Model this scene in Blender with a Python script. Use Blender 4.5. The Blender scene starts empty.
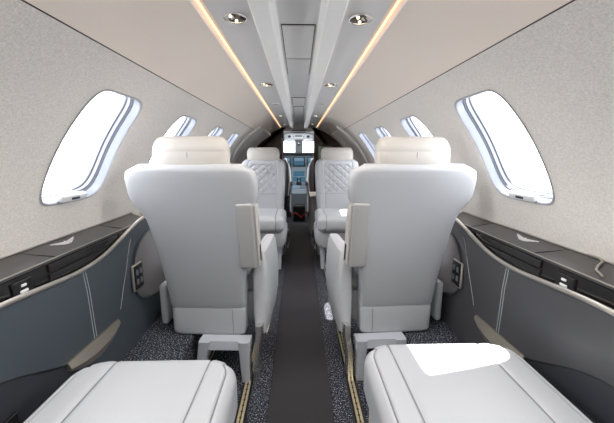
import bpy, bmesh, math, random
from mathutils import Vector, Matrix
random.seed(4)
PI = math.pi
C = bpy.context.scene.collection
sc = bpy.context.scene
def lin(c):
    return tuple((v/12.92 if v <= .04045 else ((v+.055)/1.055)**2.4) for v in c)
def hexc(r, g, b): return lin((r/255, g/255, b/255))

# ------------------------------------------------------------------ materials
def mat(name, col, rough=.5, metal=0, bump=None, var=None, emit=None, coat=0, spec=.5):
    m = bpy.data.materials.new(name); m.use_nodes = True
    nt = m.node_tree; b = nt.nodes['Principled BSDF']
    b.inputs['Base Color'].default_value = (*col, 1)
    b.inputs['Roughness'].default_value = rough
    b.inputs['Metallic'].default_value = metal
    b.inputs['Coat Weight'].default_value = coat
    b.inputs['Specular IOR Level'].default_value = spec
    tc = nt.nodes.new('ShaderNodeTexCoord')
    if var:   # (scale, amount)
        n = nt.nodes.new('ShaderNodeTexNoise'); n.inputs['Scale'].default_value = var[0]; n.inputs['Detail'].default_value = 4
        nt.links.new(tc.outputs['Object'], n.inputs['Vector'])
        mx = nt.nodes.new('ShaderNodeMix'); mx.data_type = 'RGBA'
        mx.inputs[6].default_value = (*[c*(1-var[1]) for c in col], 1)
        mx.inputs[7].default_value = (*[min(1, c*(1+var[1])) for c in col], 1)
        nt.links.new(n.outputs['Fac'], mx.inputs[0]); nt.links.new(mx.outputs[2], b.inputs['Base Color'])
    if bump:  # (scale, strength, distance)
        n = nt.nodes.new('ShaderNodeTexNoise'); n.inputs['Scale'].default_value = bump[0]; n.inputs['Detail'].default_value = 3
        nt.links.new(tc.outputs['Object'], n.inputs['Vector'])
        bp = nt.nodes.new('ShaderNodeBump'); bp.inputs['Strength'].default_value = bump[1]; bp.inputs['Distance'].default_value = bump[2]
        nt.links.new(n.outputs['Fac'], bp.inputs['Height']); nt.links.new(bp.outputs[0], b.inputs['Normal'])
    if emit:
        b.inputs['Emission Color'].default_value = (*emit[0], 1); b.inputs['Emission Strength'].default_value = emit[1]
    return m

def weave_mat(name, c1, c2, sx=(30, 260, 260), rough=.85):
    """woven headliner cloth: fine threads along the cabin and around it"""
    m = mat(name, c1, rough); nt = m.node_tree; b = nt.nodes['Principled BSDF']
    tc = nt.nodes.new('ShaderNodeTexCoord'); outs = []
    for sc_ in ((160, 420, 160), (420, 120, 420)):
        mp = nt.nodes.new('ShaderNodeMapping'); mp.inputs['Scale'].default_value = sc_
        n = nt.nodes.new('ShaderNodeTexNoise'); n.inputs['Scale'].default_value = 1; n.inputs['Detail'].default_value = 2
        nt.links.new(tc.outputs['Object'], mp.inputs[0]); nt.links.new(mp.outputs[0], n.inputs['Vector']); outs.append(n)
    ad = nt.nodes.new('ShaderNodeMath'); ad.operation = 'ADD'
    nt.links.new(outs[0].outputs['Fac'], ad.inputs[0]); nt.links.new(outs[1].outputs['Fac'], ad.inputs[1])
    mr = nt.nodes.new('ShaderNodeMapRange'); mr.inputs[1].default_value = .7; mr.inputs[2].default_value = 1.3
    nt.links.new(ad.outputs[0], mr.inputs[0])
    mx = nt.nodes.new('ShaderNodeMix'); mx.data_type = 'RGBA'
    mx.inputs[6].default_value = (*c1, 1); mx.inputs[7].default_value = (*c2, 1)
    nt.links.new(mr.outputs[0], mx.inputs[0]); nt.links.new(mx.outputs[2], b.inputs['Base Color'])
    bp = nt.nodes.new('ShaderNodeBump'); bp.inputs['Strength'].default_value = .25; bp.inputs['Distance'].default_value = .001
    nt.links.new(mr.outputs[0], bp.inputs['Height']); nt.links.new(bp.outputs[0], b.inputs['Normal'])
    return m

def carpet_mat(name):
    m = mat(name, (.01, .01, .015), .95); nt = m.node_tree; b = nt.nodes['Principled BSDF']
    tc = nt.nodes.new('ShaderNodeTexCoord')
    n = nt.nodes.new('ShaderNodeTexNoise'); n.inputs['Scale'].default_value = 190; n.inputs['Detail'].default_value = 1.5; n.inputs['Roughness'].default_value = .7
    nt.links.new(tc.outputs['Object'], n.inputs['Vector'])
    cr = nt.nodes.new('ShaderNodeValToRGB')
    e = cr.color_ramp.elements; e[0].position = .52; e[0].color = (*hexc(24, 27, 36), 1); e[1].position = .68; e[1].color = (*hexc(200, 203, 214), 1)
    k = e.new(.58); k.color = (*hexc(62, 66, 80), 1)
    nt.links.new(n.outputs['Fac'], cr.inputs[0]); nt.links.new(cr.outputs[0], b.inputs['Base Color'])
    bp = nt.nodes.new('ShaderNodeBump'); bp.inputs['Strength'].default_value = .6; bp.inputs['Distance'].default_value = .003
    nt.links.new(n.outputs['Fac'], bp.inputs['Height']); nt.links.new(bp.outputs[0], b.inputs['Normal'])
    return m

M = {}
M['cloth'] = weave_mat('wall_cloth', hexc(214, 210, 204), hexc(242, 238, 232))
M['liner'] = mat('headliner', hexc(246, 234, 222), .36, bump=(420, .18, .0008), var=(5, .015))
M['ceil'] = mat('ceiling_grey', hexc(224, 224, 224), .5, bump=(400, .05, .0005))
M['beam'] = mat('ceiling_rail', hexc(250, 250, 248), .4)
M['groove'] = mat('groove_dark', hexc(70, 60, 55), .7)
M['leather'] = mat('seat_leather', hexc(178, 181, 185), .42, bump=(260, .10, .0008), var=(6, .02))
M['leather2'] = mat('seat_leather_warm_tint', hexc(186, 183, 178), .45, bump=(260, .12, .0008), var=(6, .02))  # warm light falling on the headrests is put into this leather colour
M['taupe'] = mat('armrest_leather', hexc(170, 170, 169), .45, bump=(260, .1, .0008))
M['thread'] = mat('seam_thread', hexc(128, 130, 136), .8)
M['white_thread'] = mat('pale_thread', hexc(190, 195, 200), .8)
M['leg'] = mat('painted_leg', hexc(198, 203, 210), .35, .2)
M['chrome'] = mat('chrome', (.75, .73, .72), .16, 1)
M['bronze'] = mat('lamp_bronze', hexc(120, 104, 84), .3, .8)
M['satin'] = mat('satin_metal', hexc(225, 224, 222), .2, .9)
M['brass'] = mat('rail_metal', hexc(226, 212, 175), .4, .7)
M['rail_dark'] = mat('rail_slot', hexc(50, 46, 40), .6)
M['carpet'] = carpet_mat('speckled_carpet')
M['runner'] = mat('runner_carpet', hexc(50, 49, 52), .95, bump=(500, .6, .002), var=(3, .12))
M['side'] = mat('side_leather', hexc(70, 79, 86), .5, bump=(220, .12, .0008), var=(4, .05))
M['side_grey'] = mat('side_leather_grey', hexc(74, 75, 79), .45, bump=(220, .12, .0008), var=(4, .05))
M['side_low'] = mat('side_lower', hexc(48, 52, 58), .55)
M['recess_cloth'] = mat('recess_cloth', hexc(128, 127, 130), .8, bump=(300, .3, .001))
M['arch_cloth'] = mat('arch_cloth', hexc(196, 194, 194), .8, bump=(300, .3, .001))
M['ledge'] = mat('ledge_top', hexc(70, 69, 69), .3, coat=.3, var=(8, .06))
M['gloss'] = mat('gloss_black', hexc(28, 26, 26), .12, coat=.6)
M['black'] = mat('black_plastic', hexc(22, 22, 24), .45)
M['trim'] = mat('satin_trim', hexc(202, 196, 187), .28, .85)
M['pocket'] = mat('pocket_lip', hexc(150, 145, 135), .35, .6)
M['white_pl'] = mat('white_plastic', hexc(226, 228, 230), .35)
M['emblem'] = mat('emblem_white', hexc(225, 225, 228), .3, .3)
M['win_grey'] = mat('window_band', hexc(122, 128, 140), .35)
M['win_dark'] = mat('window_gasket', hexc(48, 52, 64), .5)
M['win_white'] = mat('window_reveal', hexc(168, 171, 178), .4)
M['led'] = mat('led_strip', (1, .62, .34), .5, emit=((1, .66, .40), 1.15))
M['bulb'] = mat('lamp_bulb', (1, .9, .7), .3, emit=((1, .88, .66), 1.5))
M['wood'] = mat('bulkhead_wood', hexc(58, 42, 36), .25, coat=.5, var=(14, .25))
M['dark'] = mat('cockpit_dark', hexc(54, 54, 60), .6)
M['cock'] = mat('cockpit_liner', hexc(150, 152, 152), .6)
M['panelgrey'] = mat('instrument_grey', hexc(138, 150, 160), .5)
M['screen'] = mat('screen', hexc(40, 80, 100), .2, emit=(hexc(80, 120, 140), .35))
M['screen_dim'] = mat('screen_sky', hexc(90, 110, 130), .2, emit=(hexc(130, 160, 180), .4))
M['sheep'] = mat('pilot_seat_cover', hexc(92, 90, 94), .9, bump=(90, .4, .004))
M['belt'] = mat('belt_red', hexc(150, 60, 55), .7)
M['skin'] = mat('outer_skin', hexc(215, 217, 220), .4)
M['galley_glass'] = mat('galley_glass', hexc(100, 125, 112), .15, coat=.5)
g = bpy.data.materials.new('window_glass'); g.use_nodes = True
nt = g.node_tree; nt.nodes.clear()
o_ = nt.nodes.new('ShaderNodeOutputMaterial'); tr = nt.nodes.new('ShaderNodeBsdfTransparent'); gl = nt.nodes.new('ShaderNodeBsdfGlossy')
gl.inputs['Roughness'].default_value = .02; tr.inputs[0].default_value = (.97, .98, 1, 1)
mx = nt.nodes.new('ShaderNodeMixShader'); mx.inputs[0].default_value = .05
nt.links.new(tr.outputs[0], mx.inputs[1]); nt.links.new(gl.outputs[0], mx.inputs[2]); nt.links.new(mx.outputs[0], o_.inputs[0])
M['glass'] = g

# ------------------------------------------------------------------ mesh builder
class MB:
    def __init__(s): s.v = []; s.f = []; s.m = []
    def add(s, vs, fs, m=0):
        o = len(s.v); s.v += [tuple(v) for v in vs]
        for f in fs: s.f.append(tuple(i+o for i in f)); s.m.append(m)
        return s
    def box(s, c, d, m=0, rot=None):
        vs = []
        for i in range(8):
            p = Vector(((i & 1)-.5, ((i >> 1) & 1)-.5, ((i >> 2) & 1)-.5)); p = Vector((p.x*d[0], p.y*d[1], p.z*d[2]))
            if rot: p = rot @ p
            vs.append(p+Vector(c))
        return s.add(vs, [(0, 2, 3, 1), (4, 5, 7, 6), (0, 1, 5, 4), (2, 6, 7, 3), (0, 4, 6, 2), (1, 3, 7, 5)], m)
    def hexa(s, a, b, m=0):
        """prism between two equal-length polygons"""
        n = len(a)
        return s.add(list(a)+list(b), [tuple(range(n)), tuple(range(2*n-1, n-1, -1))]+[(i, i+n, (i+1) % n+n, (i+1) % n) for i in range(n)], m)
    def loft(s, rings, m=0, cap=True, closed=True):
        n = len(rings[0]); vs = [p for r in rings for p in r]; fs = []
        for k in range(len(rings)-1):
            for i in range(n if closed else n-1):
                j = (i+1) % n
                fs.append((k*n+i, k*n+j, (k+1)*n+j, (k+1)*n+i))
        if cap: fs += [tuple(range(n)), tuple((len(rings)-1)*n+i for i in reversed(range(n)))]
        return s.add(vs, fs, m)
    def tube(s, path, r, m=0, n=8, rx=None):
        rings = []; path = [Vector(p) for p in path]
        for i, p in enumerate(path):
            t = (path[min(i+1, len(path)-1)]-path[max(i-1, 0)]).normalized()
            up = Vector((0, 0, 1)) if abs(t.z) < .9 else Vector((0, 1, 0))
            a = t.cross(up).normalized(); b = a.cross(t)
            rings.append([p+a*((rx or r)*math.cos(2*PI*k/n))+b*(r*math.sin(2*PI*k/n)) for k in range(n)])
        return s.loft(rings, m)
    def build(s, name, mats, parent=None, smooth=True, mod=None, angle=40):
        me = bpy.data.meshes.new(name); me.from_pydata(s.v, [], s.f)
        mats = mats if isinstance(mats, (list, tuple)) else [mats]
        for q in mats: me.materials.append(M[q])
        me.polygons.foreach_set('material_index', s.m)
        bm = bmesh.new(); bm.from_mesh(me); bmesh.ops.remove_doubles(bm, verts=bm.verts, dist=1e-5)
        bmesh.ops.recalc_face_normals(bm, faces=bm.faces); bm.to_mesh(me); bm.free()
        if smooth:
            me.polygons.foreach_set('use_smooth', [True]*len(me.polygons))
            me.set_sharp_from_angle(angle=math.radians(angle))
        ob = bpy.data.objects.new(name, me); C.objects.link(ob)
        if parent: ob.parent = parent
        return ob

def thing(name, label, cat, loc=(0, 0, 0), rz=0, group=None):
    o = bpy.data.objects.new(name, None); C.objects.link(o); o.empty_display_size = .1
    o.location = loc; o.rotation_euler = (0, 0, rz); o['label'] = label; o['category'] = cat
    if group: o['group'] = group
    return o
def tag(o, label, cat, group=None):
    o['label'] = label; o['category'] = cat
    if group: o['group'] = group
    return o
def struct(o): o['kind'] = 'structure'; return o
def rehome(root):
    """give children coordinates relative to the thing's base (they were built in cabin coordinates)"""
    off = Vector(root.location)
    def shift(o):
        for c in o.children:
            if c.type == 'MESH': c.data.transform(Matrix.Translation(-off))
            shift(c)
    shift(root)

def sup(hw, hd, z, e=4, cx=0, cy=0, n=32, tilt=0):
    r = []
    for k in range(n):
        t = 2*PI*k/n; c, s = math.cos(t), math.sin(t)
        r.append((cx+hw*math.copysign(abs(c)**(2/e), c), cy+hd*math.copysign(abs(s)**(2/e), s), z+tilt*hd*math.copysign(abs(s)**(2/e), s)))
    return r
def interp(tab, t):
    if t <= tab[0][0]: return tab[0][1]
    for (a, x), (b, y) in zip(tab, tab[1:]):
        if t <= b:
            u = (t-a)/(b-a); return x+(y-x)*u
    return tab[-1][1]
def smo(tab, t):
    """smooth (cosine eased average) version of interp"""
    w = .02; return sum(interp(tab, t+w*k) for k in (-2, -1, 0, 1, 2))/5

def lattice(lo, hi, step, extra=(), r=.03):
    s = set([lo, hi]); n = max(2, int(round((hi-lo)/step)))
    for i in range(n+1): s.add(lo+(hi-lo)*i/n)
    for q in (.06, .16, .3, .48, .72, 1): s.add(lo+r*q); s.add(hi-r*q)
    for e in extra:
        for d in (-.009, -.005, -.0022, 0, .0022, .005, .009): s.add(e+d)
    o = sorted(x for x in s if lo-1e-9 <= x <= hi+1e-9)
    out = [o[0]]
    for x in o[1:]:
        if x-out[-1] > 4e-4: out.append(x)
    out[-1] = hi
    return out
def rbox(mb, x0, x1, y0, y1, z0, z1, r=.03, step=.05, sx=(), sy=(), depth=.005, puff=(0, 0, 0), fn=None, seam_m=None, m=0, seams='z'):
    """rounded upholstered block; sx, sy = seam lines pressed into the z faces (or y faces)"""
    X = lattice(x0, x1, step, sx, r); Y = lattice(y0, y1, step, sy if seams == 'z' else (), r); Z = lattice(z0, z1, step, sy if seams == 'y' else (), r)
    cx, cy, cz = (x0+x1)/2, (y0+y1)/2, (z0+z1)/2; hx, hy, hz = (x1-x0)/2, (y1-y0)/2, (z1-z0)/2
    r = min(r, hx, hy, hz)
    def P(x, y, z):
        q = Vector((x-cx, y-cy, z-cz)); inn = Vector((max(-hx+r, min(hx-r, q.x)), max(-hy+r, min(hy-r, q.y)), max(-hz+r, min(hz-r, q.z))))
        d = q-inn; n = d.normalized() if d.length > 1e-7 else Vector((0, 0, 0)); p = inn+n*r
        ux, uy, uz = q.x/hx, q.y/hy, q.z/hz
        p.x += puff[0]*(1-uy*uy)*(1-uz*uz)*ux; p.y += puff[1]*(1-ux*ux)*(1-uz*uz)*uy; p.z += puff[2]*(1-ux*ux)*(1-uy*uy)*uz
        g = 0
        for e in sx: g = max(g, math.exp(-((x-e)/.004)**2))
        a2 = y if seams == 'z' else z
        for e in sy: g = max(g, math.exp(-((a2-e)/.004)**2))
        if g > .02: p -= n*depth*g
        p = p+Vector((cx, cy, cz))
        return fn(p) if fn else p
    def sheet(A, B, f):
        vs = [f(a, b) for a in A for b in B]; nb = len(B)
        for i in range(len(A)-1):
            for j in range(nb-1):
                yield (i*nb+j, (i+1)*nb+j, (i+1)*nb+j+1, i*nb+j+1), (A[i]+A[i+1])/2, (B[j]+B[j+1])/2
    def put(A, B, f, isx, isy):
        vs = [f(a, b) for a in A for b in B]; o = len(mb.v); mb.v += [tuple(v) for v in vs]
        for q, a, b in sheet(A, B, f):
            mm = m
            if seam_m is not None and (any(abs(a-e) < .0023 for e in isx) or any(abs(b-e) < .0023 for e in isy)): mm = seam_m
            mb.f.append(tuple(i+o for i in q)); mb.m.append(mm)
    ssy = sy if seams == 'z' else (); ssz = sy if seams == 'y' else ()
    for z in (z0, z1): put(X, Y, lambda a, b: P(a, b, z), sx, ssy)
    for y in (y0, y1): put(X, Z, lambda a, b: P(a, y, b), sx, ssz)
    for x in (x0, x1): put(Y, Z, lambda a, b: P(x, a, b), ssy, ssz)
    return mb

# ------------------------------------------------------------------ the fuselage
R0, CZ = .8, .6
Y0, Y1 = -1.7, 4.72          # passenger cabin
YC = 6.2                     # windscreen bulkhead
SEAM = math.radians(54.7)
WC = math.radians(32.5); WH = math.radians(14.2); WW = .158
WY = {-1: [-.79, -.17, .45, 1.085, 1.70, 2.33, 2.93], 1: [-.80, -.18, .44, 1.062, 1.68, 2.27, 2.90]}
def pt(side, r, th, y): return (side*r*math.cos(th), y, CZ+r*math.sin(th))
def edge(c, q):
    """window outline in the direction (c along the cabin, q around it): straighter near edge, rounder far edge"""
    e = 8.0 if c < 0 else 4.2
    w = .143 if c < 0 else .154
    rho = (abs(c)**e+abs(q)**e)**(-1/e)
    return rho*c*w*(1-.05*rho*q), rho*q*WH
def ell(k, n, sc_=1.0):
    t = 2*PI*k/n; dy, dt = edge(math.cos(t), math.sin(t))
    return dy*sc_, dt*sc_          # y offset, angle offset
def shell(name, side, th0, th1, y0, y1, r, wins, mname, wsc=1.0):
    mb = MB(); N = 64; cw, ch = .2, math.radians(18.5)
    ths = set([th0, th1]); ys = set([y0, y1])
    k = int((th1-th0)/math.radians(1.5))+1
    for i in range(k+1): ths.add(th0+(th1-th0)*i/k)
    k = int((y1-y0)/(.03 if wins else .12))+1
    for i in range(k+1): ys.add(y0+(y1-y0)*i/k)
    if wins:
        ths |= {WC-ch, WC+ch}
        for w in wins: ys |= {w-cw, w+cw}
    ths = sorted(ths); ys = sorted(ys)
    for a, b in zip(ys, ys[1:]):
        for c, d in zip(ths, ths[1:]):
            my, mt = (a+b)/2, (c+d)/2
            if any(abs(my-w) < cw for w in wins) and abs(mt-WC) < ch: continue
            mb.add([pt(side, r, c, a), pt(side, r, d, a), pt(side, r, d, b), pt(side, r, c, b)], [(0, 1, 2, 3)])
    for w in wins:
        ty = [v for v in ys if w-cw-1e-6 < v < w+cw+1e-6]; tt = [v for v in ths if WC-ch-1e-6 < v < WC+ch+1e-6]
        border = [(v, tt[0]) for v in ty]+[(ty[-1], v) for v in tt[1:]]+[(v, tt[-1]) for v in reversed(ty[:-1])]+[(ty[0], v) for v in reversed(tt[1:-1])]
        fine = []
        for p, q in zip(border, border[1:]+border[:1]): fine.append(p)
        rings = []
        for f in (0, .06, .3, .65, 1):
            ring = []
            for by, bt in fine:
                ey, et = by-w, bt-WC
                wd = .143 if ey < 0 else .154
                dy, dt = edge(ey/wd, et/WH); dy *= wsc; dt *= wsc
                ring.append(pt(side, r, WC+dt+(et-dt)*f, w+dy+(ey-dy)*f))
            rings.append(ring)
        mb.loft(rings, cap=False)
    return struct(mb.build(name, mname))
for side, nm in ((-1, 'wall_left'), (1, 'wall_right')):
    shell(nm, side, math.radians(-27), SEAM, Y0, Y1, R0, WY[side], 'cloth')
    shell('wall_outside', side, math.radians(-90), math.radians(90), Y0-.12, YC+.1, .885, WY[side], 'skin', .93)
    # cockpit lining forward of the bulkhead
    o = shell('wall_front', side, math.radians(-50), math.radians(90), Y1+.06, YC, R0-.005, [], 'cock')
# windows
wn = 0
for side in (-1, 1):
    for w in WY[side]:
        wn += 1
        fr = MB(); N = 120
        def ring(r, s): return [pt(side, r, WC+ell(k, N, s)[1], w+ell(k, N, s)[0]) for k in range(N)]
        spec = [(.7985, 1.035, 0), (.7965, 1.01, 0), (.800, .99, 0), (.826, .985, 1), (.828, .965, 1), (.833, .963, 2), (.835, .955, 2), (.846, .953, 1), (.848, .945, 2), (.852, .944, 2), (.855, .935, 0), (.89, .93, 0)]
        for (ra, sa, ma), (rb, sb, mb_) in zip(spec, spec[1:]):
            fr.loft([ring(ra, sa), ring(rb, sb)], m=mb_, cap=False)
        f = struct(fr.build('window_%d' % wn, ['win_white', 'win_grey', 'win_dark'], angle=25))
        p = MB(); rr = [ring(.870, s) for s in (.934, .6, .35, .12)]
        p.loft(rr, cap=False).add(rr[-1], [tuple(range(N))]); p.build('window_pane', 'glass', f)
        # shade pull on the lower rail
        t = WC-WH*.93; b = MB()
        def lf(q, t=t, side=side, w=w):
            th = t+q.z/.8; v = pt(side, .797-q.y, th, w+q.x); return Vector(v)
        rbox(b, -.075, .045, -.008, .014, -.013, .013, r=.008, step=.02, fn=lf)
        h = b.build('shade_pull', 'white_pl', f)
        b = MB(); rbox(b, -.033, .003, .012, .017, -.004, .004, r=.002, step=.02, fn=lf); b.build('pull_slot', 'win_dark', h)
        # daylight portal in the opening
        L = bpy.data.lights.new('daylight_portal', 'AREA'); L.shape = 'RECTANGLE'; L.size = .3; L.size_y = .4; L.cycles.is_portal = True
        lo = bpy.data.objects.new('daylight_portal', L); C.objects.link(lo)
        pos = Vector(pt(side, .93, WC, w)); inn = Vector((-side*math.cos(WC), 0, -math.sin(WC)))
        lo.location = pos; lo.rotation_euler = inn.to_track_quat('-Z', 'Y').to_euler()

# seam between wall cloth and headliner
for k, side in enumerate((-1, 1)):
    mb = MB(); mb.add([pt(side, .804, SEAM-.01, Y0), pt(side, .804, SEAM+.02, Y0), pt(side, .804, SEAM+.02, Y1), pt(side, .804, SEAM-.01, Y1)], [(0, 1, 2, 3)])
    struct(mb.build('trim_%d' % (k+1), 'groove', mod=None))
# ceiling: curved side panels and the flat centre with its two rails
cb = MB()
TH1 = math.radians(71.2)
for side in (-1, 1):
    prof = [(side*R0*math.cos(t), CZ+R0*math.sin(t)) for t in [SEAM+.004+(TH1-SEAM-.004)*i/8 for i in range(9)]]
    cb.loft([[(x, Y0, z) for x, z in prof], [(x, Y1, z) for x, z in prof]], m=0, cap=False, closed=False)
    x1 = prof[-1][0]; z1 = prof[-1][1]
    lip = [(x1, z1), (x1*1.0, z1+.03), (side*.243, z1+.03)]
    cb.loft([[(x, Y0, z) for x, z in lip], [(x, Y1, z) for x, z in lip]], m=1, cap=False, closed=False)
    flat = [(side*.243, z1+.03), (side*.2425, 1.378), (side*.238, 1.375), (side*.134, 1.383), (side*.127, 1.381), (side*.122, 1.362), (side*.117, 1.358), (side*.073, 1.358), (side*.069, 1.361), (side*.0635, 1.417), (side*.061, 1.42), (0, 1.42)]
    cut = 4
    cb.loft([[(x, Y0, z) for x, z in flat[:cut+1]], [(x, Y1, z) for x, z in flat[:cut+1]]], m=1, cap=False, closed=False)
    cb.loft([[(x, Y0, z) for x, z in flat[cut:10]], [(x, Y1, z) for x, z in flat[cut:10]]], m=2, cap=False, closed=False)
    cb.loft([[(x, Y0, z) for x, z in flat[9:]], [(x, Y1, z) for x, z in flat[9:]]], m=1, cap=False, closed=False)
struct(cb.build('ceiling', ['liner', 'ceil', 'beam'], angle=30))
for side in (-1, 1):
    mb = MB(); mb.box((side*.2505, (Y0+Y1)/2, 1.376), (.004, Y1-Y0-.02, .006))
    tag(mb.build('light_strip', 'led'), 'warm glowing light strip along the %s edge of the ceiling centre' % ('left' if side < 0 else 'right'), 'light strip', 'ceiling light strips')
# access panels in the centre channel
for k, (ya, yb, w) in enumerate([(1.14, 1.50, .055), (1.51, 1.80, .055), (2.50, 2.85, .05), (2.95, 3.75, .045), (.2, 1.05, .055)][:4]):
    lab = ['long access panel in the ceiling channel, nearest of the row', 'shorter access panel directly ahead of the long ceiling panel',
           'small square access panel farther along the ceiling channel', 'farthest access panel in the ceiling channel by the cockpit'][k]
    t = thing('ceiling_panel', lab, 'ceiling panel', (0, (ya+yb)/2, 1.42), 0, 'ceiling channel access panels')
    a = MB(); a.box((0, 0, -.001), (2*w+.004, yb-ya+.004, .003)); a.build('gasket', 'groove', t)
    a = MB(); rbox(a, -w+.001, w-.001, -(yb-ya)/2+.001, (yb-ya)/2-.001, -.006, .0, r=.002, step=.1); a.build('panel', 'ceil', t)
# downlights
def downlight(x, y, r, lab, small=False):
    t = thing('downlight', lab, 'ceiling light', (x, y, 1.379), 0, 'ceiling downlights')
    n = 32; a = MB()
    cir = lambda rr, z: [(rr*math.cos(2*PI*k/n), rr*math.sin(2*PI*k/n), z) for k in range(n)]
    a.loft([cir(r, .003), cir(r, -.003), cir(r*.96, -.005), cir(r*.92, -.004), cir(r*.90, .003)], cap=False); a.build('trim_ring', 'chrome', t)
    a = MB(); a.loft([cir(r*.92, -.001), cir(r*.5, .0), cir(r*.2, .0005)], cap=False).add(cir(r*.2, .0005), [tuple(range(n))]); a.build('reflector', 'black', t)
    for k in range(5 if not small else 2):
        an = 2*PI*k/5+.3; a = MB(); rr = r*.52
        c0 = (rr*math.cos(an), rr*math.sin(an)); q = r*.13
        a.loft([[(c0[0]+q*math.cos(2*PI*j/12)*s, c0[1]+q*math.sin(2*PI*j/12)*s, z) for j in range(12)] for s, z in ((1, .0), (1, -.004), (.6, -.006), (.1, -.0065))]); a.build('bulb', 'bulb' if k in (1, 3) else 'bronze', t)
    if not small:
        L = bpy.data.lights.new('downlight_lamp', 'SPOT'); L.energy = 5; L.color = (1, .91, .82); L.spot_size = 2.6; L.spot_blend = .8; L.shadow_soft_size = .02
        lo = bpy.data.objects.new('downlight_lamp', L); C.objects.link(lo); lo.location = (0, 0, -.014); lo.parent = t
for s, sn in ((-1, 'left'), (1, 'right')):
    downlight(s*.177, .12, .033, 'unseen round chrome downlight added for fill light, overhead just behind the camera on the %s of the ceiling' % sn)  # unseen pair, added for its fill light
    downlight(s*.177, -.75, .033, 'unseen round chrome downlight added for fill light, in the ceiling at the rear of the cabin on the %s' % sn)  # second unseen pair, added to light the cabin from the rear
    downlight(s*.177, 4.15, .026, 'tiny farthest downlight added for brightness just before the cockpit header on the %s of the ceiling' % sn)  # added pair to brighten the vestibule, header and overhead panel
    downlight(s*.177, .985, .033, 'round chrome downlight nearest the camera on the %s of the ceiling' % sn)
    downlight(s*.177, 1.85, .038, 'round chrome downlight farther ahead on the %s of the ceiling' % sn)
    downlight(s*.177, 3.29, .026, 'small distant downlight near the cockpit on the %s of the ceiling' % sn, True)
    t = thing('air_vent', 'small dark slot vent in the %s ceiling strip between downlights' % sn, 'vent', (s*.177, 2.54, 1.379), 0, 'ceiling slot vents')
    a = MB(); rbox(a, -.028, .028, -.012, .012, -.005, .004, r=.004, step=.03); a.build('frame', 'beam', t)
    a = MB(); a.box((0, 0, -.0052), (.042, .007, .002)); a.build('slot', 'groove', t)

# rear partition behind the camera
mb = MB(); n = 48
mb.hexa([(.88*math.cos(2*PI*k/n), Y0, CZ+.88*math.sin(2*PI*k/n)) for k in range(n)], [(.88*math.cos(2*PI*k/n), Y0-.1, CZ+.88*math.sin(2*PI*k/n)) for k in range(n)])
struct(mb.build('wall_back', 'cloth', smooth=False))

# ------------------------------------------------------------------ floor
fb = MB()
PL = .20
prof = [(-.72, PL), (-.492, PL), (-.478, PL-.012), (-.474, 0), (.474, 0), (.478, PL-.012), (.492, PL), (.72, PL)]
fb.loft([[(x, Y0, z) for x, z in prof], [(x, 4.55, z) for x, z in prof]], cap=False, closed=False)
struct(fb.build('floor', 'carpet', angle=20))
mb = MB(); mb.box((0, 5.4, -.03), (1.2, 1.7, .05)); struct(mb.build('floor', 'dark'))
mb = MB(); rbox(mb, -.128, .131, Y0, 4.5, .0005, .009, r=.004, step=.3)
tag(mb.build('aisle_runner', 'runner'), 'dark charcoal carpet runner down the middle of the aisle', 'carpet runner')
for s, sn in ((-1, 'left'), (1, 'right')):
    for x, where in ((.229, 'inboard'), (.450, 'outboard')):
        t = thing('seat_rail', 'brass coloured metal seat rail in the carpet, %s one on the %s side' % (where, sn), 'seat rail', (s*x, 0, 0), 0, 'floor seat rails')
        a = MB(); ya, yb = -1.5, 3.6
        for q in (-1, 1): a.box((q*.0085, (ya+yb)/2, .003), (.007, yb-ya, .006))
        a.box((0, (ya+yb)/2, .0012), (.012, yb-ya, .002)); a.build('rail', 'brass', t, smooth=False)
        a = MB(); a.box((0, (ya+yb)/2, .0026), (.0045, yb-ya, .0015))
        for q in range(int((yb-ya)/.03)):
            yy = ya+.03*q; a.add([(.0052*math.cos(2*PI*j/8), yy+.0052*math.sin(2*PI*j/8), .0034) for j in range(8)], [tuple(range(8))])
        a.build('slot', 'rail_dark', t, smooth=False)
        a = MB()
        for q in (-1, 1): a.box((q*.0175, (ya+yb)/2, .0018), (.009, yb-ya, .0036))
        a.build('edge_strip', 'black', t, smooth=False)

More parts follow.
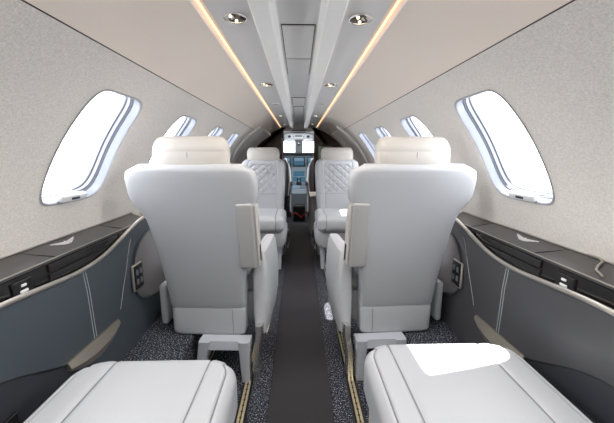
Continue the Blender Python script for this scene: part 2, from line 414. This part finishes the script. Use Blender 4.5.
# ------------------------------------------------------------------ side panels and ledges
ZT = [(-1.7, .665), (.5, .655), (.717, .652), (.852, .641), (.96, .632), (1.05, .634), (1.126, .644), (1.244, .676), (1.37, .712), (1.45, .722), (4.6, .722)]
def frange(a, b, st):
    n = int(round((b-a)/st)); return [a+(b-a)*i/n for i in range(n+1)]
def sidex(z):   # inner surface of the lower side panel
    return interp([(.18, .703), (.30, .704), (.37, .706), (.43, .703), (.55, .697), (.66, .700), (.74, .708)], z)
for s, sn in ((-1, 'left'), (1, 'right')):
    leather = 'side' if s < 0 else 'side_grey'
    t = thing('sidewall_panel', '%s leather lower side panel under the ledge on the %s of the cabin' % ('blue-grey' if s < 0 else 'charcoal', sn), 'side panel', (s*.72, 1.5, PL), 0)
    ys = frange(-1.6, 4.5, .05)
    a = MB(); rings = []
    for y in ys:
        zt = smo(ZT, y); r = [(s*(sidex(zt)+.02), y, zt-.004), (s*sidex(zt), y, zt-.002)]
        for i in range(1, 15):
            z = zt+(PL-.002-zt)*i/14; r.append((s*sidex(z), y, z))
        rings.append(r)
    a.loft(rings, cap=False, closed=False); a.build('upper_panel', leather, t)
    ZS = [(-1.6, .53), (.4, .53), (.68, .476), (.80, .415), (.885, .372), (.93, .35)]
    a = MB(); rings = []
    for y in frange(-1.6, .93, .04):
        zc = smo(ZS, y); r = []
        for i in range(9):
            z = zc+(PL-zc)*i/8; r.append((s*(sidex(z)-.003-.010*math.sin(PI*min(1, i/8))*min(1, (.95-y)/.3)), y, z))
        rings.append(r)
    a.loft(rings, m=0, cap=False, closed=False); a.build('lower_panel', 'side_low', t)
    a = MB(); a.tube([(s*(sidex(.4)-.002), y, smo(ZS, y)) for y in frange(-1.6, .93, .04)], .0035, rx=.003); a.build('seam', 'black', t)
    # satin edge trim
    a = MB(); a.tube([(s*(sidex(smo(ZT, y))-.001), y, smo(ZT, y)) for y in frange(-1.6, 4.5, .03)], .0075, rx=.007, n=10); a.build('edge_trim', 'trim', t)
    # twin stitch lines
    for dy in (0, .012):
        a = MB(); path = []
        for i in range(15):
            z = .628-(.628-.30)*i/14; y = 1.0+dy+.035*(i/14)**1.2
            path.append((s*(sidex(z)-.0008), y, z))
        a.tube(path, .0011, n=6); a.build('stitching', 'white_thread', t)
    a = MB(); path = []
    for i in range(15):
        z = .655-(.655-.40)*i/14; y = 1.305-.115*(i/14)**.8
        path.append((s*(sidex(z)-.0006), y, z))
    a.tube(path, .0009, n=6); a.build('stitching', 'white_thread', t)
    # map pocket lip: a leaf shaped moulding
    a = MB(); rings = []
    for i in range(17):
        u = i/16; y = .885+.275*u; w = .044*math.sin(PI*min(1, u*.95+.05))**.75*(1-.1*u)+.002; zc = .368-.006*u
        x = sidex(zc)
        rings.append([(s*(x+.004), y, zc+.012), (s*(x-.008), y, zc+.013), (s*(x-.011), y, zc+.009), (s*(x-.014-w*.35), y, zc-w*.45), (s*(x-.010-w*.30), y, zc-w), (s*(x+.004), y, zc-w)])
    a.loft(rings); a.build('map_pocket', 'pocket', t)
    # black hand recess by the near seat
    a = MB()
    def rf(p, s=s): return Vector((s*(sidex(p.z)-.002+p.x), p.y, p.z+.03*0))
    rbox(a, -.018, -.008, .42, .70, .26, .385, r=.004, step=.04, fn=rf); a.build('hand_recess', 'black', t)
    # rounded cloth insert with power sockets
    for dy in (0,) :
        a = MB(); rings = []
        for k, f in enumerate((1.0, .97, .9, .5, .1)):
            rg = []
            for j in range(48):
                an = 2*PI*j/48; c, q = math.cos(an), math.sin(an); e = 2.6
                y = 1.66+.36*f*math.copysign(abs(c)**(2/e), c); z = .495+.175*f*math.copysign(abs(q)**(2/e), q)
                rg.append((s*(sidex(z)-(.001, .006, .004, .003, .003)[k]), y, z))
            rings.append(rg)
        a.loft(rings, cap=False).add(rings[-1], [tuple(range(48))]); ins = a.build('cloth_insert', 'recess_cloth', t)
        a = MB(); a.tube([(s*(sidex(.495+.178*math.sin(v))-.004), 1.66+.365*math.copysign(abs(math.cos(v))**.77, math.cos(v)), .495+.178*math.copysign(abs(math.sin(v))**.77, math.sin(v))) for v in [PI*.35+PI*1.0*i/30 for i in range(31)]], .004, n=6); a.build('insert_piping', leather, ins)
        a = MB(); rbox(a, -.012, .0, 1.275, 1.355, .43, .545, r=.006, step=.03, fn=lambda p, s=s: Vector((s*(sidex(.5)+p.x-.002), p.y, p.z))); so = a.build('socket_plate', 'trim', t)
        a = MB(); rbox(a, -.014, -.005, 1.279, 1.351, .435, .541, r=.004, step=.03, fn=lambda p, s=s: Vector((s*(sidex(.5)+p.x-.002), p.y, p.z))); a.build('socket_face', 'black', so)
        for iy in (1.300, 1.330):
            for iz in (.47, .51):
                a = MB(); a.box((s*(sidex(.5)-.0165), iy, iz), (.003, .015, .022)); a.build('socket_button', 'win_grey', so)
    rehome(t)
    # ---- ledge
    t = thing('side_ledge', 'glossy dark ledge with drawers under the windows on the %s wall' % sn, 'ledge', (s*.75, .6, .70), 0)
    ya, yb = (-1.5, 1.50)
    a = MB()
    pr = [(.796, .727), (.79, .7285), (.728, .7045), (.7185, .700), (.7175, .694), (.735, .690), (.796, .70)]
    a.loft([[(s*x, y, z) for x, z in pr] for y in (ya, yb)]); a.build('ledge_top', 'ledge', t, angle=30)
    a = MB(); pr = [(.716, .692), (.714, .60), (.73, .60), (.73, .692)]
    a.loft([[(s*x, y, z) for x, z in pr] for y in (ya, yb)]); a.build('face_panel', 'gloss', t, smooth=False)
    # table door: two stacked fronts with a gap
    for z0, z1 in ((.668, .6905), (.612, .663)):
        a = MB(); rbox(a, .7105, .716, .885, 1.235, z0, z1, r=.002, step=.1, fn=lambda p, s=s: Vector((s*p.x, p.y, p.z))); d = a.build('drawer_front', 'gloss', t)
    a = MB(); a.box((s*.7155, 1.06, .6655), (.003, .36, .003)); a.build('drawer_gap', 'black', t)
    for y0, y1 in ((1.245, 1.30), (1.305, 1.47)):
        a = MB(); rbox(a, .7115, .716, y0, y1, .615, .6905, r=.002, step=.1, fn=lambda p, s=s: Vector((s*p.x, p.y, p.z))); a.build('end_panel', 'black' if y0 > 1.3 else 'gloss', t)
    # fine joints across the top
    for yy in (.875, 1.24):
        a = MB(); a.hexa([(s*.795, yy-.001, .7285), (s*.795, yy+.001, .7285), (s*.72, yy+.051-.0, .7025), (s*.72, yy+.049, .7025)], [(s*.795, yy-.001, .7305), (s*.795, yy+.001, .7305), (s*.72, yy+.051, .7045), (s*.72, yy+.049, .7045)]); a.build('top_joint', 'black', t)
    # pale reveal where the ledge meets the wall
    a = MB(); a.tube([(s*.7885, ya, .7305), (s*.7885, yb, .7305)], .0028, n=6); a.build('back_bead', 'trim', t)
    a = MB(); a.tube([(s*.7185, ya, .7015), (s*.7185, yb, .7015)], .0018, n=6); a.build('front_bead', 'trim', t)
    # usb plate
    a = MB(); rbox(a, .709, .716, .765, .825, .636, .682, r=.003, step=.1, fn=lambda p, s=s: Vector((s*p.x, p.y, p.z))); u = a.build('port_plate', 'black', t)
    a = MB(); rbox(a, .7065, .712, .787, .803, .666, .673, r=.002, step=.1, fn=lambda p, s=s: Vector((s*p.x, p.y, p.z))); a.build('port', 'white_pl', u)
    a = MB(); rbox(a, .7065, .712, .782, .806, .650, .658, r=.002, step=.1, fn=lambda p, s=s: Vector((s*p.x, p.y, p.z))); a.build('port', 'white_pl', u)
    # winged emblem lying on the ledge top
    a = MB()
    def onl(y, k): # k 0..1 across the slope
        x = .728+(.79-.728)*k; z = .7045+(.7285-.7045)*k
        return (s*x, y, z+.0012)
    yc, kc = 1.03, .5
    def poly(P):
        lo = [onl(yc+p[0]*.052, kc+p[1]*.30) for p in P]; hi = [(p[0], p[1], p[2]+.0015) for p in lo]; a.hexa(lo, hi)
    for q in (-1, 1):
        poly([(q*.10, .25), (q*1.0, .75), (q*.95, .50), (q*.12, .05)])
        poly([(q*.12, 0), (q*.82, .38), (q*.70, .12), (q*.12, -.22)])
        poly([(q*.12, -.28), (q*.55, 0), (q*.42, -.25), (q*.12, -.5)])
    poly([(-.1, .3), (0, .5), (.1, .3), (.12, -.3), (0, -.55), (-.12, -.3)])
    a.build('winged_emblem', 'emblem', t, smooth=False)
    # satin loop around the cup holder behind
    if s > 0:
        a = MB(); a.tube([(s*.788, .82, .7325), (s*.786, .785, .7325), (s*.777, .765, .7295), (s*.76, .758, .7225), (s*.742, .745, .7155), (s*.728, .71, .711)], .003, n=8); a.build('corner_trim', 'trim', t)
    rehome(t)

# ------------------------------------------------------------------ seats
def make_seat(label, x, y, rz, m, wing, group, arm='up', kx=.925):
    """m = local direction of the aisle; seat faces local +Y; origin under the back shell"""
    t = thing('cabin_seat', label, 'seat', (x, y, 0), rz, group)
    yr = lambda z: -.155*max(0, (z-.27))/.68
    # back shell
    W = ([(.13, .176), (.27, .180), (.40, .182), (.55, .190), (.66, .202), (.71, .209), (.74, .218), (.765, .231), (.785, .247), (.81, .261), (.835, .266), (.90, .266), (.935, .256), (.958, .228)]
         if wing else [(.13, .18), (.27, .19), (.5, .20), (.7, .21), (.85, .215), (.92, .205), (.955, .17)])
    def w_at(z): return interp(W, z)
    a = MB(); rings = []
    zs = [.272, .275, .285]+frange(.31, .93, .03)+[.94, .95, .957, .962]
    for z in zs:
        hd = .052 if z < .93 else .052*math.sqrt(max(.02, 1-((z-.93)/.036)**2))
        if z < .28: hd *= .96
        q = w_at(min(z, .958)); q = q if z < .93 else q-.02*((z-.93)/.03)
        rings.append(sup(q, hd, z, e=7, cy=yr(z)+.05, n=56))
    a.loft(rings); sh = a.build('back_shell', 'leather', t, angle=60)
    # piping line around the shell
    a = MB(); pth = []
    for z in frange(.30, .92, .03): pth.append((-(w_at(z)-.006), yr(z)+.004, z))
    for z in reversed(frange(.30, .92, .03)): pth.append(((w_at(z)-.006), yr(z)+.004, z))
    # lower back panel
    a = MB(); rings = []
    for z, k in ((.128, .9), (.133, .97), (.145, 1), (.20, 1), (.258, 1), (.266, .985), (.27, .96)):
        rings.append(sup((.176+.02*(z-.13))*k, .05*k, z, e=8, cy=.052-.002, n=56))
    a.loft(rings); lp = a.build('lower_back_panel', 'leather', t, angle=60)
    a = MB(); a.box((m*.118, -.0008, .20), (.0018, .003, .125)); a.build('panel_joint', 'thread', lp)
    # front back cushion with quilting
    cw = .205
    ql = MB()
    def qf(p):
        # recline and quilt
        z = p.z; front = p.y > .06
        if front and .62 < z < .90 and abs(p.x) < .125:
            u = (p.x+z)/.075; v = (p.x-z)/.075
            d = min(abs(u-round(u)), abs(v-round(v)))
            p.y -= .010*math.exp(-(d/.13)**2)
        if front and abs(abs(p.x)-.135) < .012: p.y -= .008*math.exp(-((abs(p.x)-.135)/.006)**2)
        if front and z < .60 and abs(z-.60) < .02: p.y -= .006*math.exp(-((z-.6)/.006)**2)
        k = w_at(z)/.215 if not wing else 1
        return Vector((p.x*min(1.0, k), p.y+yr(z)+.09, z))
    rbox(ql, -cw, cw, .0, .10, .40, .945, r=.04, step=.007 if not wing else .04, fn=qf, puff=(0, .02, 0))
    ql.build('back_cushion', 'leather', t)
    # headrest
    a = MB(); rings = []
    hz = [(.925, .140, .03), (.930, .150, .042), (.945, .155, .048), (.98, .156, .050), (1.008, .157, .050), (1.012, .1555, .0485), (1.016, .157, .050), (1.035, .154, .046), (1.055, .146, .038), (1.068, .134, .028), (1.074, .115, .016)]
    for z, w, d in hz: rings.append(sup(w, d, z, e=3.6, cy=-.145+.062+(z-1.0)*.12 if wing else -.145+.07-(z-1.0)*.1, n=56))
    a.loft(rings); hr = a.build('headrest', 'leather2', t, angle=70)
    a = MB(); a.tube([(.0, -.1345 if wing else -.12, .955), (0, -.1335 if wing else -.12, 1.008)], .0012, n=6); a.build('headrest_seam', 'thread', hr)
    for q in (-1, 1):
        a = MB(); a.tube([(q*.06, -.09, .90), (q*.06, -.085, .955)], .007); a.build('headrest_post', 'chrome', t)
    # seat cushion
    a = MB()
    rbox(a, -.225, .225, .10, .60, .30, .45, r=.05, step=.04, sx=(-.15, .15), depth=.007, puff=(0, .01, .016), seam_m=1)
    a.build('seat_cushion', ['leather', 'thread'], t)
    # seat pan
    a = MB(); rings = []
    for z, hw, hd in ((.135, .19, .20), (.145, .215, .225), (.18, .232, .235), (.24, .236, .24), (.30, .235, .24), (.315, .225, .23)):
        rings.append(sup(hw, hd, z, e=6, cy=.31, n=48))
    a.loft(rings); a.build('seat_pan', 'leather', t)
    # aisle side console
    a = MB(); rings = []; zk = 1 if wing else .62
    for z, x0, x1, y0, y1 in ((.12, .225, .255, .02, .36), (.14, .215, .278, .00, .42), (.22, .21, .29, .0, .46), (.32, .205, .292, .01, .48), (.42, .205, .285, .03, .49), (.50, .205, .275, .06, .48), (.525, .212, .268, .08, .46), (.53, .22, .26, .10, .44)):
        rings.append(sup((x1-x0)/2, (y1-y0)/2, .14+(z-.14)*zk, e=5, cx=m*(x0+x1)/2, cy=(y0+y1)/2, n=40))
    if wing: a.loft(rings); a.build('side_console', 'leather', t)
    a = MB(); rbox(a, -.262, -.226, .06, .5, .145, .36, r=.016, step=.08, fn=lambda p: Vector((m*p.x, p.y, p.z))); a.build('side_console', 'leather', t)
    if arm == 'up':
        a = MB()
        rbox(a, .176, .252, -.006, .085, .49, .80, r=.014, step=.04, fn=lambda p: Vector((m*(p.x+.0*(p.z-.5)), p.y+yr(p.z), p.z)))
        ar = a.build('armrest', 'taupe', t)
        a = MB(); rbox(a, .252, .263, .004, .07, .50, .79, r=.005, step=.04, fn=lambda p: Vector((m*p.x, p.y+yr(p.z), p.z))); a.build('armrest_side', 'leather2', ar)
        a = MB(); rbox(a, .2625, .266, .03, .05, .52, .60, r=.002, step=.04, fn=lambda p: Vector((m*p.x, p.y+yr(p.z), p.z))); a.build('armrest_button', 'black', ar)
    # bring the upholstery to its size, then stand it on the frame
    k = .91
    for o in list(t.children)+[c for q in t.children for c in q.children]:
        for v in o.data.vertices: v.co = Vector((v.co.x*kx, v.co.y*k, 1+(v.co.z-1)*k))
    # base frame: crossbars, raked legs, side rails
    for yy in (-.03, .36):
        a = MB(); pr = []
        for xx in (-.028, .02, .09, .165, .192):
            pr.append([(m*xx, yy-.022, .168), (m*xx, yy+.03, .168), (m*xx, yy+.03, .21), (m*xx, yy-.016, .206)])
        a.loft(pr); a.build('crossbar', 'leg', t, angle=30)
    for yy, dy in ((-.028, .01), (.36, .03)):
        for xt, xb in ((-.006, -.046), (.165, .166)):
            a = MB(); rings = []
            for f in (0, .3, .7, 1):
                z = .205-.200*f; cx = m*(xt+(xb-xt)*f); cy = yy+dy*f; w = .026-.007*f; d = .030-.006*f
                rings.append(sup(w, d, z, e=5, cx=cx, cy=cy, n=20))
            a.loft(rings); a.build('leg', 'leg', t)
    # polished side trim over the aisle legs
    a = MB(); rings = []
    for i in range(25):
        u = i/24; z = .27-.265*u; yy = -.02-.012*math.sin(u*3.1); xx = .236-.020*u+.0025*math.sin(u*9)
        rings.append([(m*(xx-.020), yy-.016, z), (m*(xx+.002), yy-.014, z), (m*(xx+.010), yy+.02, z), (m*(xx-.006), yy+.10, z)])
    a.loft(rings); a.build('side_trim', 'satin', t, angle=60)
    a = MB(); a.tube([(m*.245, .05, .19), (m*.245, .40, .19)], .008); a.build('recline_bar', 'chrome', t)
    return t
G1 = 'forward facing cabin seats seen from behind'
make_seat('pale grey leather cabin seat seen from behind, on the left of the aisle', -.403, 1.32, math.radians(-3), 1, True, G1)
make_seat('pale grey leather cabin seat seen from behind, on the right of the aisle', .434, 1.32, math.radians(3), -1, True, G1)
G2 = 'quilted aft facing cabin seats ahead'
make_seat('quilted pale leather seat facing the camera, farther ahead on the left', -.345, 3.10, PI, -1, False, G2, 'down', 1)
make_seat('quilted pale leather seat facing the camera, farther ahead on the right', .372, 3.10, PI, 1, False, G2, 'down', 1)

# near seats: only their cushions and bases reach into the frame
def near_seat(label, s, x0, x1, yf):
    """x0 aisle edge, x1 wall edge (absolute), yf front edge"""
    xc = s*(x0+x1)/2
    t = thing('cabin_seat', label, 'seat', (xc, yf-.25, 0), 0, 'seat cushions nearest the camera')
    h = (x1-x0)/2; a = MB()
    sx = [v for v in (-(h-.082), h-.105)]
    sx = [s*v for v in sx]
    fine = [s*-(h-.024), s*(h-.028)]
    def fn(p):
        rr = .085; dx = abs(p.x)-(h-rr); dy = p.y-(.25-rr)
        if dx > 0 and dy > 0:
            k = max(dx, dy)/math.hypot(dx, dy); p.x = math.copysign(h-rr+dx*k, p.x); p.y = .25-rr+dy*k
        return p
    rbox(a, -h, h, -.30, .25, .295, .435, r=.038, step=.02, sx=sx+fine, depth=.005, puff=(.0, .006, .006), seam_m=1, fn=fn)
    a.build('seat_cushion', ['leather', 'thread'], t, angle=60)
    a = MB(); rings = []
    for z, k in ((.12, .9), (.135, .97), (.2, 1), (.28, 1), (.30, .97)): rings.append(sup((h-.01)*k, .26*k, z, e=6, cy=-.03, n=40))
    a.loft(rings); a.build('seat_pan', 'leather2', t)
    for q in (s,):
        a = MB(); rbox(a, h+.001, h+.03, -.28, .17, .13, .33, r=.012, step=.08, fn=lambda p, q=q: Vector((q*(p.x-.0), p.y, p.z))); a.build('side_console', 'leather2', t)
    lx0, lx1 = s*.229-xc, s*.450-xc
    for yy in (-.22, .12):
        a = MB(); a.box(((lx0+lx1)/2, yy, .105), (abs(lx1-lx0)+.05, .05, .03)); a.build('crossbar', 'leg', t)
        for lx in (lx0, lx1):
            a = MB(); a.loft([sup(.02+.0*f, .024-.004*f, .10-.093*f, e=5, cx=lx, cy=yy, n=16) for f in (0, .5, 1)]); a.build('leg', 'leg', t)
near_seat('pale grey leather seat cushion at the bottom left, beside the aisle', -1, .168, .615, .84)
near_seat('pale grey leather seat cushion at the bottom right with a sunlit patch', 1, .185, .650, .90)

# ------------------------------------------------------------------ vestibule, bulkhead, cockpit
# grey padded arch of the entry vestibule
for s, sn in ((-1, 'left'), (1, 'right')):
    a = MB(); rings = []
    ra = .725 if s < 0 else .765
    for i in range(25):
        th = math.radians(-5+(66 if s < 0 else 62)*i/24)
        c, q = math.cos(th), math.sin(th)
        rings.append([(s*r*c, y, CZ+r*q) for r, y in ((.797, 3.42), (ra+.012, 3.50), (ra, 3.56), (ra, 4.12), (ra+.012, 4.18), (.797, 4.22))])
    a.loft(rings)
    ar = struct(a.build('trim_%d' % (3 if s < 0 else 4), 'arch_cloth' if s < 0 else 'cloth', angle=50))
    a = MB(); a.tube([(s*(.792)*math.cos(math.radians(v)), 3.425, CZ+.792*math.sin(math.radians(v))) for v in range(-4, 61, 2)], .012, n=8); a.build('arch_piping', 'beam', ar)
# bulkhead: dark veneered partitions either side of the doorway with an arched head
for s, nm in ((-1, 'wall_bulkhead_left'), (1, 'wall_bulkhead_right')):
    pts = [(s*.215, -.02), (s*.215, 1.42)]
    for i in range(15):
        th = math.radians(78-95*i/14); pts.append((s*.80*math.cos(th), CZ+.80*math.sin(th)))
    pts.append((s*.55, -.02))
    a = MB(); a.hexa([(x, 4.66, z) for x, z in pts], [(x, 4.72, z) for x, z in pts])
    struct(a.build(nm, 'wood', smooth=False))
# header above the doorway
a = MB(); a.box((0, 4.69, 1.375), (.43, .06, .10)); struct(a.build('wall_header', 'ceil', smooth=False))
a = MB()
for z in (1.335,): a.box((0, 4.655, z), (.20, .006, .012))
tag(a.build('header_grille', 'groove'), 'narrow dark slot in the header above the cockpit doorway', 'vent')
# galley glass cabinet front on right partition
t = thing('galley_cabinet', 'dark galley cabinet with greenish glass door beside the cockpit doorway', 'cabinet', (.40, 4.50, 0), 0)
a = MB(); rbox(a, .24, .60, 4.36, 4.65, .0, .60, r=.01, step=.2); a.build('body', 'wood', t)
a = MB(); rbox(a, .26, .48, 4.56, 4.655, .90, 1.13, r=.008, step=.2); a.build('upper_case', 'wood', t)
a = MB(); rbox(a, .275, .465, 4.55, 4.562, .92, 1.11, r=.004, step=.2); a.build('glass_door', 'galley_glass', t)
a = MB(); rbox(a, .30, .44, 4.40, 4.50, .60, .72, r=.012, step=.1); a.build('dispenser', 'chrome', t)
rehome(t)
t = thing('side_cabinet', 'low beige cabinet by the aisle behind the right quilted seat', 'cabinet', (.2, 4.05, 0), 0)
a = MB(); rbox(a, .135, .30, 3.85, 4.25, .012, .49, r=.012, step=.1); a.build('body', 'taupe', t)
a = MB(); rbox(a, .130, .305, 3.84, 4.26, .49, .51, r=.006, step=.1); a.build('lid', 'beam', t)
rehome(t)
t = thing('side_cabinet', 'dark low cabinet by the entry door behind the left quilted seat', 'cabinet', (-.35, 4.3, 0), 0)
a = MB(); rbox(a, -.46, -.24, 4.2, 4.6, .0, .62, r=.012, step=.1); a.build('body', 'wood', t)
a = MB(); rbox(a, -.465, -.235, 4.19, 4.61, .62, .64, r=.006, step=.1); a.build('lid', 'gloss', t)
rehome(t)
# grab handle post at the doorway (left)
a = MB(); a.tube([(-.232, 4.60, .66), (-.232, 4.60, 1.22)], .008); a.tube([(-.232, 4.60, 1.22), (-.232, 4.66, 1.24)], .008); a.tube([(-.232, 4.60, .66), (-.232, 4.66, .66)], .008)
tag(a.build('grab_handle', 'chrome'), 'slim chrome grab handle on the left edge of the cockpit doorway', 'handle')
# windscreen wall with two openings
a = MB(); xs = [-.9, -.285, -.068, .068, .285, .9]; zs = [-.3, 1.03, 1.255, 1.5]
for i in range(5):
    for j in range(3):
        if j == 1 and i in (1, 3): continue
        a.box(((xs[i]+xs[i+1])/2, YC+.02, (zs[j]+zs[j+1])/2), (xs[i+1]-xs[i], .04, zs[j+1]-zs[j]))
struct(a.build('wall_windscreen', 'cock', smooth=False))
for k, s in enumerate((-1, 1)):
    f = MB()
    for (cx, cz, dx, dz) in ((s*.1765, 1.0335, .217, .007), (s*.1765, 1.2515, .217, .007), (s*.0715, 1.1425, .007, .211), (s*.2815, 1.1425, .007, .211)): f.box((cx, YC-.002, cz), (dx, .012, dz))
    fo = struct(f.build('window_%d' % (wn+1+k), 'win_dark', smooth=False))
    p = MB(); p.box((s*.1765, YC+.02, 1.1425), (.21, .004, .22)); p.build('window_pane', 'glass', fo)
L = bpy.data.lights.new('windscreen_portal', 'AREA'); L.shape = 'RECTANGLE'; L.size = .6; L.size_y = .25; L.cycles.is_portal = True
lo = bpy.data.objects.new('windscreen_portal', L); C.objects.link(lo); lo.location = (0, YC+.06, 1.14); lo.rotation_euler = (PI/2*-1, 0, 0)
lo.rotation_euler = Vector((0, -1, 0)).to_track_quat('-Z', 'Y').to_euler()
L = bpy.data.lights.new('cockpit_fill_lamp', 'SPOT'); L.energy = 18; L.spot_size = 2.9; L.spot_blend = .4; L.color = (.9, .95, 1); L.shadow_soft_size = .08  # added fill spot that brightens the cockpit; stands for no fitted lamp
lo = bpy.data.objects.new('cockpit_fill_lamp', L); C.objects.link(lo); lo.location = (0, 4.95, 1.33); lo.rotation_euler = Vector((0, .75, -.8)).to_track_quat('-Z', 'Y').to_euler()
# centre post compass
t = thing('standby_compass', 'small black compass on the post between the windscreens', 'compass', (0, 6.15, 1.20), 0)
a = MB(); rbox(a, -.03, .03, -.045, .03, -.03, .035, r=.01, step=.03); a.build('body', 'black', t)
a = MB(); rbox(a, -.02, .02, -.05, -.044, -.015, .02, r=.002, step=.03); a.build('dial', 'screen_dim', t)
# overhead panel
t = thing('overhead_panel', 'pale overhead switch panel above the cockpit windscreens', 'control panel', (0, 6.05, 1.32), 0)
a = MB(); rbox(a, -.27, .27, -.10, .10, -.055, .06, r=.02, step=.08); a.build('body', 'white_pl', t)
for x in (-.17, .17):
    a = MB(); a.loft([[(x+.028*math.cos(2*PI*k/16)*f, -.10-d, .0+.022*math.sin(2*PI*k/16)*f) for k in range(16)] for f, d in ((1, -.002), (1, .006), (.6, .008))]); a.build('speaker', 'dark', t)
a = MB(); a.box((0, -.102, .01), (.13, .006, .022)); a.build('switch_row', 'dark', t)
for x in (-.09, .09):
    a = MB(); a.box((x, -.102, .0), (.016, .008, .03)); a.build('switch', 'win_grey', t)
# instrument panel
t = thing('instrument_panel', 'cockpit instrument panel with blue screens under the glareshield', 'instrument panel', (0, 6.0, .9), 0)
a = MB(); rbox(a, -.42, .42, -.14, .16, .10, .135, r=.014, step=.1); a.build('glareshield', 'dark', t)
a = MB(); a.hexa([(-.40, -.06, .10), (.40, -.06, .10), (.40, -.02, -.22), (-.40, -.02, -.22)], [(-.40, .15, .10), (.40, .15, .10), (.40, .15, -.22), (-.40, .15, -.22)]); a.build('fascia', 'panelgrey', t, smooth=False)
for x in (-.255, 0, .255):
    a = MB(); rbox(a, x-.11, x+.11, -.075, -.045, -.11, .06, r=.005, step=.1); f = a.build('display', 'black', t)
    a = MB(); a.box((x, -.077, -.025), (.19, .004, .145)); a.build('screen', 'screen', f)
    a = MB(); a.box((x, -.0795, .012), (.17, .003, .05)); a.build('screen_horizon', 'screen_dim', f)
# pedestal
t = thing('centre_pedestal', 'cockpit centre pedestal with keypads, screens and pale edges', 'pedestal', (0, 5.5, 0), 0)
pp = [(.33, .78), (.28, .70), (.0, .52), (-.28, .43), (-.36, .38)]   # (y,z) of the sloping face
a = MB(); lo_ = [(-.13, y, z) for y, z in pp]+[(-.13, -.36, 0), (-.13, .33, 0)]; a.hexa(lo_, [(.13, y, z) for _, y, z in lo_]); a.build('body', 'panelgrey', t, smooth=False)
for s in (-1, 1):
    a = MB(); a.tube([(s*.20, .335, .84), (s*.185, .325, .81), (s*.155, .28, .725), (s*.14, .0, .53), (s*.137, -.28, .44), (s*.14, -.37, .36), (s*.14, -.37, .08)], .014, n=8); a.build('pale_edge', 'beam', t)
def onp(y, dz=0): return interp(sorted((q, z) for q, z in pp), y)+dz
for (y0, y1, x0, x1, mm) in ((.03, .13, -.11, -.01, 'screen'), (.03, .13, .01, .11, 'screen'), (.16, .27, -.10, .10, 'screen'), (-.10, 0, -.045, .045, 'black'), (-.23, -.13, -.10, -.01, 'screen_dim'), (-.23, -.13, .01, .10, 'win_grey'), (-.10, 0, -.12, -.06, 'win_grey'), (-.10, 0, .06, .12, 'win_grey')):
    a = MB(); a.hexa([(x0, y0, onp(y0, -.005)), (x1, y0, onp(y0, -.005)), (x1, y1, onp(y1, -.005)), (x0, y1, onp(y1, -.005))], [(x0, y0, onp(y0, .012)), (x1, y0, onp(y0, .012)), (x1, y1, onp(y1, .012)), (x0, y1, onp(y1, .012))])
    a.build('keypad' if mm in ('win_grey', 'black') else 'screen', mm, t, smooth=False)
for x in (-.02, .02):
    a = MB(); a.tube([(x, -.05, .5), (x, -.03, .58)], .007); a.box((x, -.03, .59), (.03, .02, .03)); a.build('lever', 'black', t)
# dark box behind pedestal and red belt
t = thing('pilot_step', 'black step box at the foot of the cockpit pedestal', 'step', (0, 4.85, 0), 0)
a = MB(); rbox(a, -.09, .09, -.08, .1, .0, .24, r=.02, step=.08); a.build('body', 'black', t)
a = MB(); a.tube([(-.12, -.10, .10), (-.05, -.09, .13), (.03, -.09, .06), (.11, -.10, .15)], .014, rx=.006); tag(a.build('seat_belt', 'belt'), 'reddish belt lying across the cockpit threshold', 'belt').location = (0, 4.85, 0)
for s, sn in ((-1, 'left'), (1, 'right')):
    t = thing('cockpit_chair', 'dark pilot seat on the %s of the cockpit seen from behind' % sn, 'chair', (s*.36, 5.1, 0), 0, 'pilot seats')
    a = MB(); rings = []
    for z, w in ((.35, .19), (.45, .21), (.7, .21), (.88, .19), (.94, .16), (.96, .12)): rings.append(sup(w, .05, z, e=5, cy=-.04*(z-.35), n=32))
    a.loft(rings); b = a.build('backrest', 'sheep', t)
    a = MB(); a.tube([(-.19, -.04, .36), (-.212, -.06, .6), (-.20, -.06, .82), (-.16, -.06, .93), (0, -.06, .955), (.16, -.06, .93), (.20, -.06, .82), (.212, -.06, .6), (.19, -.04, .36)], .009, n=8); a.build('pale_piping', 'beam', b)
    a = MB(); rbox(a, -.11, .11, -.07, .03, .965, 1.09, r=.03, step=.03); a.build('headrest', 'sheep', t)
    a = MB(); rbox(a, -.2, .2, 0, .46, .30, .42, r=.04, step=.05); a.build('seat_cushion', 'sheep', t)
    a = MB(); rbox(a, -.15, .15, .02, .40, -.004, .30, r=.02, step=.1); a.build('base', 'dark', t)
    for q in (-1, 1):
        a = MB(); rbox(a, q*.235-.02, q*.235+.02, -.02, .28, .52, .56, r=.015, step=.05); a.build('armrest', 'dark', t)

# ------------------------------------------------------------------ daylight
w = bpy.data.worlds.new('sky'); sc.world = w; w.use_nodes = True
bg = w.node_tree.nodes['Background']; bg.inputs[0].default_value = (.985, .985, 1, 1); bg.inputs[1].default_value = 7
S = bpy.data.lights.new('sun', 'SUN'); S.energy = 18; S.angle = math.radians(.6); S.color = (1, .95, .88)
so = bpy.data.objects.new('sun', S); C.objects.link(so); so.location = (2, 3, 4)
so.rotation_euler = Vector((-.37, -.28, -1)).to_track_quat('-Z', 'Y').to_euler()

# ------------------------------------------------------------------ camera
cd = bpy.data.cameras.new('camera'); cam = bpy.data.objects.new('camera', cd); C.objects.link(cam)
cd.sensor_width = 36; cd.lens = 36*320/614; cd.clip_start = .02
cam.location = (0, 0, 1.0); cam.rotation_euler = (math.radians(90-10.1), 0, -math.atan(8/320))
sc.camera = cam
vs = sc.view_settings; vs.view_transform = 'Standard'; vs.look = 'None'; vs.gamma = 1; vs.exposure = .38; vs.use_curve_mapping = False
sc.cycles.max_bounces = 16; sc.cycles.diffuse_bounces = 10; sc.cycles.sample_clamp_indirect = 8
